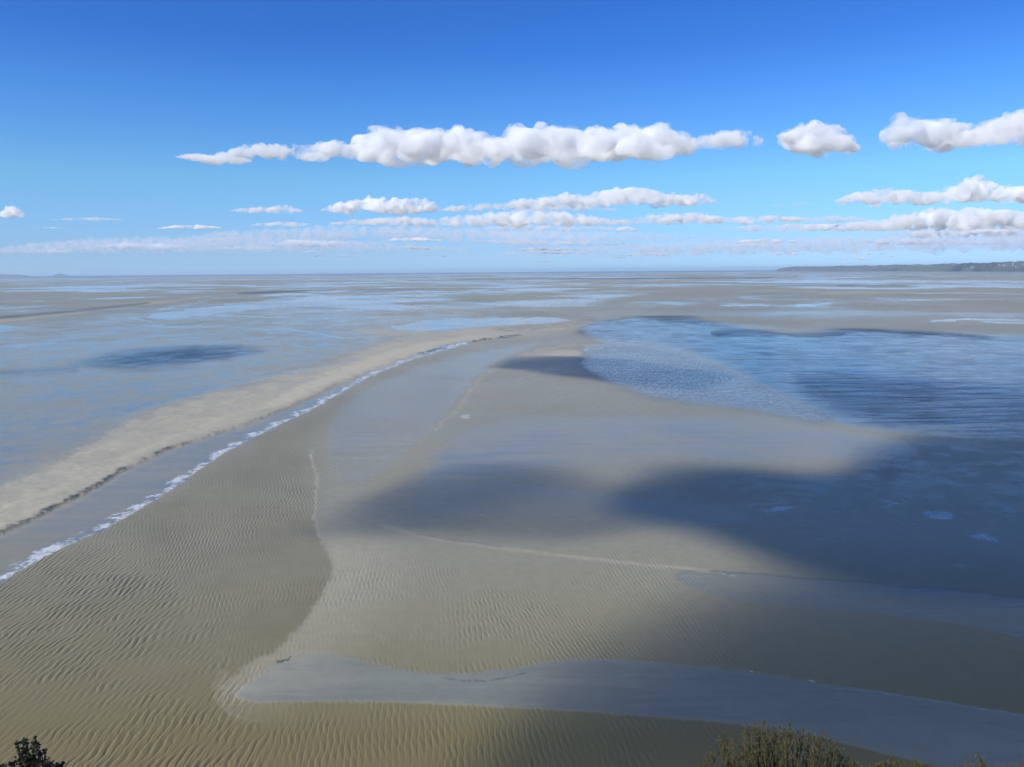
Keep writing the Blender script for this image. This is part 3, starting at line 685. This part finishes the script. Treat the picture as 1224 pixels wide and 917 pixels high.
# houses along the headland
def house_mats():
    out = []
    for nm, c in (('white_render', (.78, .76, .72)), ('slate', (.16, .17, .20)), ('dark_glass', (.03, .04, .05))):
        n = NT(nm); P = n.n('ShaderNodeTexCoord').outputs['Object']
        p = n.n('ShaderNodeBsdfPrincipled')
        n.put(p.inputs['Base Color'], n.mix(n.noise(P, .4, 3.0), rgb(*[q*.85 for q in c]), rgb(*c))); p.inputs['Roughness'].default_value = .7
        n.t.links.new(p.outputs[0], n.out.inputs['Surface']); out.append(n.m)
    return out
WHITE, SLATE, PANE = house_mats()
def box(x0, x1, y0, y1, z0, z1):
    v = [(x, y, z) for z in (z0, z1) for y in (y0, y1) for x in (x0, x1)]
    return v, [(0,2,3,1), (4,5,7,6), (0,1,5,4), (2,6,7,3), (0,4,6,2), (1,3,7,5)]
def make_house():
    root = D.objects.new('house', None); COL.objects.link(root)
    v = [(-11,-6,0),(11,-6,0),(11,6,0),(-11,6,0),(-11,-6,8),(11,-6,8),(11,6,8),(-11,6,8),(-11,0,13),(11,0,13)]
    mesh_obj('wall', v, [(0,1,5,4),(1,2,6,9,5),(2,3,7,6),(3,0,4,8,7)], WHITE, root)
    mesh_obj('roof', [(-12,-7,7.4),(12,-7,7.4),(12,0,13.6),(-12,0,13.6),(12,7,7.4),(-12,7,7.4),(-12,-7,7.0),(12,-7,7.0),(12,0,13.2),(-12,0,13.2),(12,7,7.0),(-12,7,7.0)],
             [(0,1,2,3),(3,2,4,5),(7,6,9,8),(8,9,11,10),(0,6,7,1),(4,10,11,5),(1,7,8,2),(2,8,10,4),(3,9,6,0),(5,11,9,3)], SLATE, root)
    return root
proto = make_house()
hs_spots = []
for k in range(74):
    if k < 30: u = rng.uniform(1036, 1098)
    elif k < 62: u = rng.uniform(1150, 1222)
    else: u = rng.uniform(1100, 1150)
    hs_spots.append(u)
for k, u in enumerate(sorted(hs_spots)):
    i = min(range(len(head)), key=lambda q: abs(head[q][0]-u)); row = head[i][1]
    q = rng.choice([2, 3, 3, 3]) if u < 1150 else rng.choice([1, 2, 2, 3])
    a, b = np.array(row[q]), np.array(row[q+1]); f = rng.uniform(.1, .9); pos = a*(1-f) + b*f
    if k == 0: h = proto; kids = None
    else:
        h = proto.copy(); COL.objects.link(h)
        for ch in [c for c in proto.children]:
            c2 = ch.copy(); COL.objects.link(c2); c2.parent = h
    h.location = (pos[0], pos[1], pos[2]-1.5); h.rotation_euler = (0, 0, rng.uniform(-.5, .5)); s_ = rng.uniform(.7, 1.25); h.scale = (s_, s_, s_)
    tag(h, 'white house with a slate roof on the far headland at the right', 'house', 'white houses scattered along the headland')
# ------------------------------------------------------------------ the rock under the terrace and its shrubs
def hill_z(x, y):
    r = math.hypot(x, y + 60.0)
    z = 78.3 if r < 61.0 else 78.3 - .84*(r-61.0)
    return z
def build_rock():
    rr = list(np.linspace(0, 61, 8)) + list(np.linspace(62.5, 158, 60)); k = 180; V = [(0, -60, 78.3)]; Fc = []
    for i, r in enumerate(rr[1:]):
        for j in range(k):
            a = 2*PI*j/k; x = r*math.sin(a); y = r*math.cos(a)-60
            nz = noise.fractal(Vector((x/9, y/9, 1.3)), .8, 2.1, 5)*1.1*min(1, max(0, (r-61)/6))
            V.append((x, y, hill_z(x, y) + nz))
    n_ = len(rr)-1
    for j in range(k): Fc.append((0, 1+(j+1) % k, 1+j))
    for i in range(n_-1):
        for j in range(k):
            a, b = 1+i*k+j, 1+i*k+(j+1) % k; Fc.append((a, b, b+k, a+k))
    n = NT('rock_and_turf'); P = n.n('ShaderNodeNewGeometry').outputs['Position']
    c = n.mix(n.ramp(n.noise(P, .25, 6.0, .6), .4, .6), rgb(.22, .20, .17), rgb(.06, .07, .025))
    c = n.mix(n.ramp(n.noise(P, 3.0, 4.0, .6), .3, .8, 0, .6), c, rgb(.10, .085, .05))
    p = n.n('ShaderNodeBsdfPrincipled'); n.put(p.inputs['Base Color'], c); p.inputs['Roughness'].default_value = .95
    b = n.n('ShaderNodeBump', Height=n.noise(P, 2.0, 6.0, .65), Distance=.3); n.put(p.inputs['Normal'], b.outputs[0])
    n.t.links.new(p.outputs[0], n.out.inputs['Surface'])
    tag(mesh_obj('hill', V, Fc, n.m, smooth=True), kind='structure')
build_rock()
def leaf_mat(name, c1, c2, c3):
    n = NT(name); g = n.n('ShaderNodeNewGeometry'); R = g.outputs['Random Per Island']
    c = n.mix(n.ramp(R, .3, .7), rgb(*c1), rgb(*c2)); c = n.mix(n.ramp(R, .85, .95), c, rgb(*c3))
    d = n.n('ShaderNodeBsdfDiffuse', Color=c); t = n.n('ShaderNodeBsdfTranslucent', Color=c)
    gl = n.n('ShaderNodeBsdfGlossy', Color=rgb(.8, .8, .8), Roughness=.5)
    m = n.n('ShaderNodeMixShader', i0=.3, i1=d.outputs[0], i2=t.outputs[0]); m2 = n.n('ShaderNodeMixShader', i0=.04, i1=m.outputs[0], i2=gl.outputs[0])
    n.t.links.new(m2.outputs[0], n.out.inputs['Surface']); return n.m
def bark_mat(name, c):
    n = NT(name); P = n.n('ShaderNodeTexCoord').outputs['Object']
    p = n.n('ShaderNodeBsdfPrincipled'); n.put(p.inputs['Base Color'], n.mix(n.noise(P, 20.0, 3.0), rgb(*[q*.6 for q in c]), rgb(*c))); p.inputs['Roughness'].default_value = .9
    n.t.links.new(p.outputs[0], n.out.inputs['Surface']); return n.m
class Twigs:
    def __init__(s): s.V = []; s.F = []; s.LV = []; s.LF = []
    def tube(s, pts, r0, r1, k=4):
        b = len(s.V); n = len(pts)
        for i, p in enumerate(pts):
            t = (pts[min(i+1, n-1)] - pts[max(i-1, 0)]).normalized()
            a = t.orthogonal().normalized(); c = t.cross(a); r = r0 + (r1-r0)*i/(n-1)
            for j in range(k):
                w = 2*PI*j/k; s.V.append(p + (a*math.cos(w) + c*math.sin(w))*r)
        for i in range(n-1):
            for j in range(k): s.F.append((b+i*k+j, b+i*k+(j+1) % k, b+(i+1)*k+(j+1) % k, b+(i+1)*k+j))
        s.F.append(tuple(b+(n-1)*k+j for j in range(k)))
    def leaf(s, p, d, L, w):
        d = d.normalized(); a = d.orthogonal().normalized(); a.rotate(Matrix.Rotation(random.uniform(0, 2*PI), 3, d)); u = d.cross(a)
        b = len(s.LV)
        s.LV += [p, p + d*L*.45 + a*w + u*w*.25, p + d*L, p + d*L*.5 - a*w + u*w*.25]; s.LF.append((b, b+1, b+2, b+3))
    def build(s, root, mb, ml, loc):
        q = Vector(loc)
        mesh_obj('branches', [v-q for v in s.V], s.F, mb, root, smooth=True); mesh_obj('foliage', [v-q for v in s.LV], s.LF, ml, root)
def rnd(a=1.0): return Vector((random.gauss(0, 1), random.gauss(0, 1), random.gauss(0, 1)))*a
def shrub(tips, dist, base_u, label, kind, mb, ml, name='shrub', cat='shrub'):
    """tips: (u, v) outline knots of the crown; stems climb from the slope to points under that outline"""
    T = np.array(tips, float); tw = Twigs()
    bp = at_dist(base_u, 917, dist); bx = bp[0]; base = Vector((bx, dist, hill_z(bx, dist)-.1))
    root = D.objects.new(name, None); COL.objects.link(root); root.location = base
    N = kind['stems']; width = at_dist(T[-1,0], 900, dist)[0] - at_dist(T[0,0], 900, dist)[0]
    for i in range(N):
        u = random.uniform(T[0,0], T[-1,0]); v = np.interp(u, T[:,0], T[:,1]) + abs(random.gauss(0, 1))*kind['drop']
        y = dist + random.uniform(-.5, .5)*kind['deep']
        tip = Vector(at_dist(u, v, y)); foot = base + Vector(((tip.x-base.x)*.25, (tip.y-base.y)*.3, 0))
        foot.z = hill_z(foot.x, foot.y)-.05
        pts = []; bow = rnd(.08)
        for k in range(9):
            t = k/8; p = foot.lerp(tip, t); s_ = math.sin(t*PI)
            p.x += (tip.x-foot.x)*(t**.7 - t)*.5; pts.append(p + bow*s_ + rnd(.012)*min(1, k))
        tw.tube(pts, .014, .0035)
        axis = (pts[-1]-pts[-3]).normalized()
        for q in range(kind['twigs']):
            t = 1 - random.random()**1.3*kind['span']; f = t*8; a = min(int(f), 7); p = pts[a].lerp(pts[a+1], f-a)
            d = (axis*kind['up'] + rnd(.55)).normalized(); L = random.uniform(.4, 1)*kind['len']*(1.15-t*.5)
            e = p + d*L; mid = p.lerp(e, .5) + rnd(.01)
            tw.tube([p, mid, e], .004, .0016, 3)
            for z in range(kind['leaves']):
                w = random.random(); tw.leaf(p.lerp(e, w) + rnd(.006), (d + rnd(.6)), random.uniform(.6, 1.3)*kind['leaf'], kind['leaf']*kind['lw'])
    tw.build(root, mb, ml, base); tag(root, label, cat)
    return root
G_LEAF = leaf_mat('broom_leaf', (.105, .092, .024), (.05, .052, .018), (.20, .155, .04)); G_BARK = bark_mat('broom_bark', (.08, .068, .03))
B_LEAF = leaf_mat('dark_leaf', (.018, .022, .012), (.035, .04, .018), (.14, .10, .11)); B_BARK = bark_mat('dark_bark', (.06, .045, .04))
KG = dict(stems=170, drop=22, deep=1.1, twigs=16, span=.26, up=1.3, len=.15, leaves=7, leaf=.022, lw=.22)
shrub([(828,921),(845,902),(862,884),(880,870),(905,862),(925,860),(945,866),(962,876),(985,878),(1003,892),(1018,908),(1030,922)], 8.5, 935, 'broad olive green broom shrub with thin upright twigs at the bottom edge', KG, G_BARK, G_LEAF)
shrub([(1035,916),(1055,911),(1075,908),(1095,912),(1110,918)], 8.2, 1072, 'low yellow tinged shrub tip just right of the broad olive shrub', dict(KG, stems=60, drop=7, deep=.6, twigs=12), G_BARK, G_LEAF)
shrub([(1120,921),(1140,915),(1162,904),(1168,902),(1178,913),(1200,911),(1224,915),(1260,909),(1300,917)], 8.0, 1190, 'sparse shrub tips at the bottom right corner, one sprig standing taller', dict(KG, stems=42, drop=6, deep=.5, twigs=10), G_BARK, G_LEAF)
KD = dict(stems=38, drop=13, deep=.5, twigs=11, span=.3, up=.7, len=.12, leaves=8, leaf=.036, lw=.5)
shrub([(2,922),(12,908),(20,890),(27,881),(36,880),(44,886),(50,900),(58,908),(68,912),(78,921)], 7.0, 38, 'dark leafed shrub poking up in the bottom left corner', KD, B_BARK, B_LEAF)
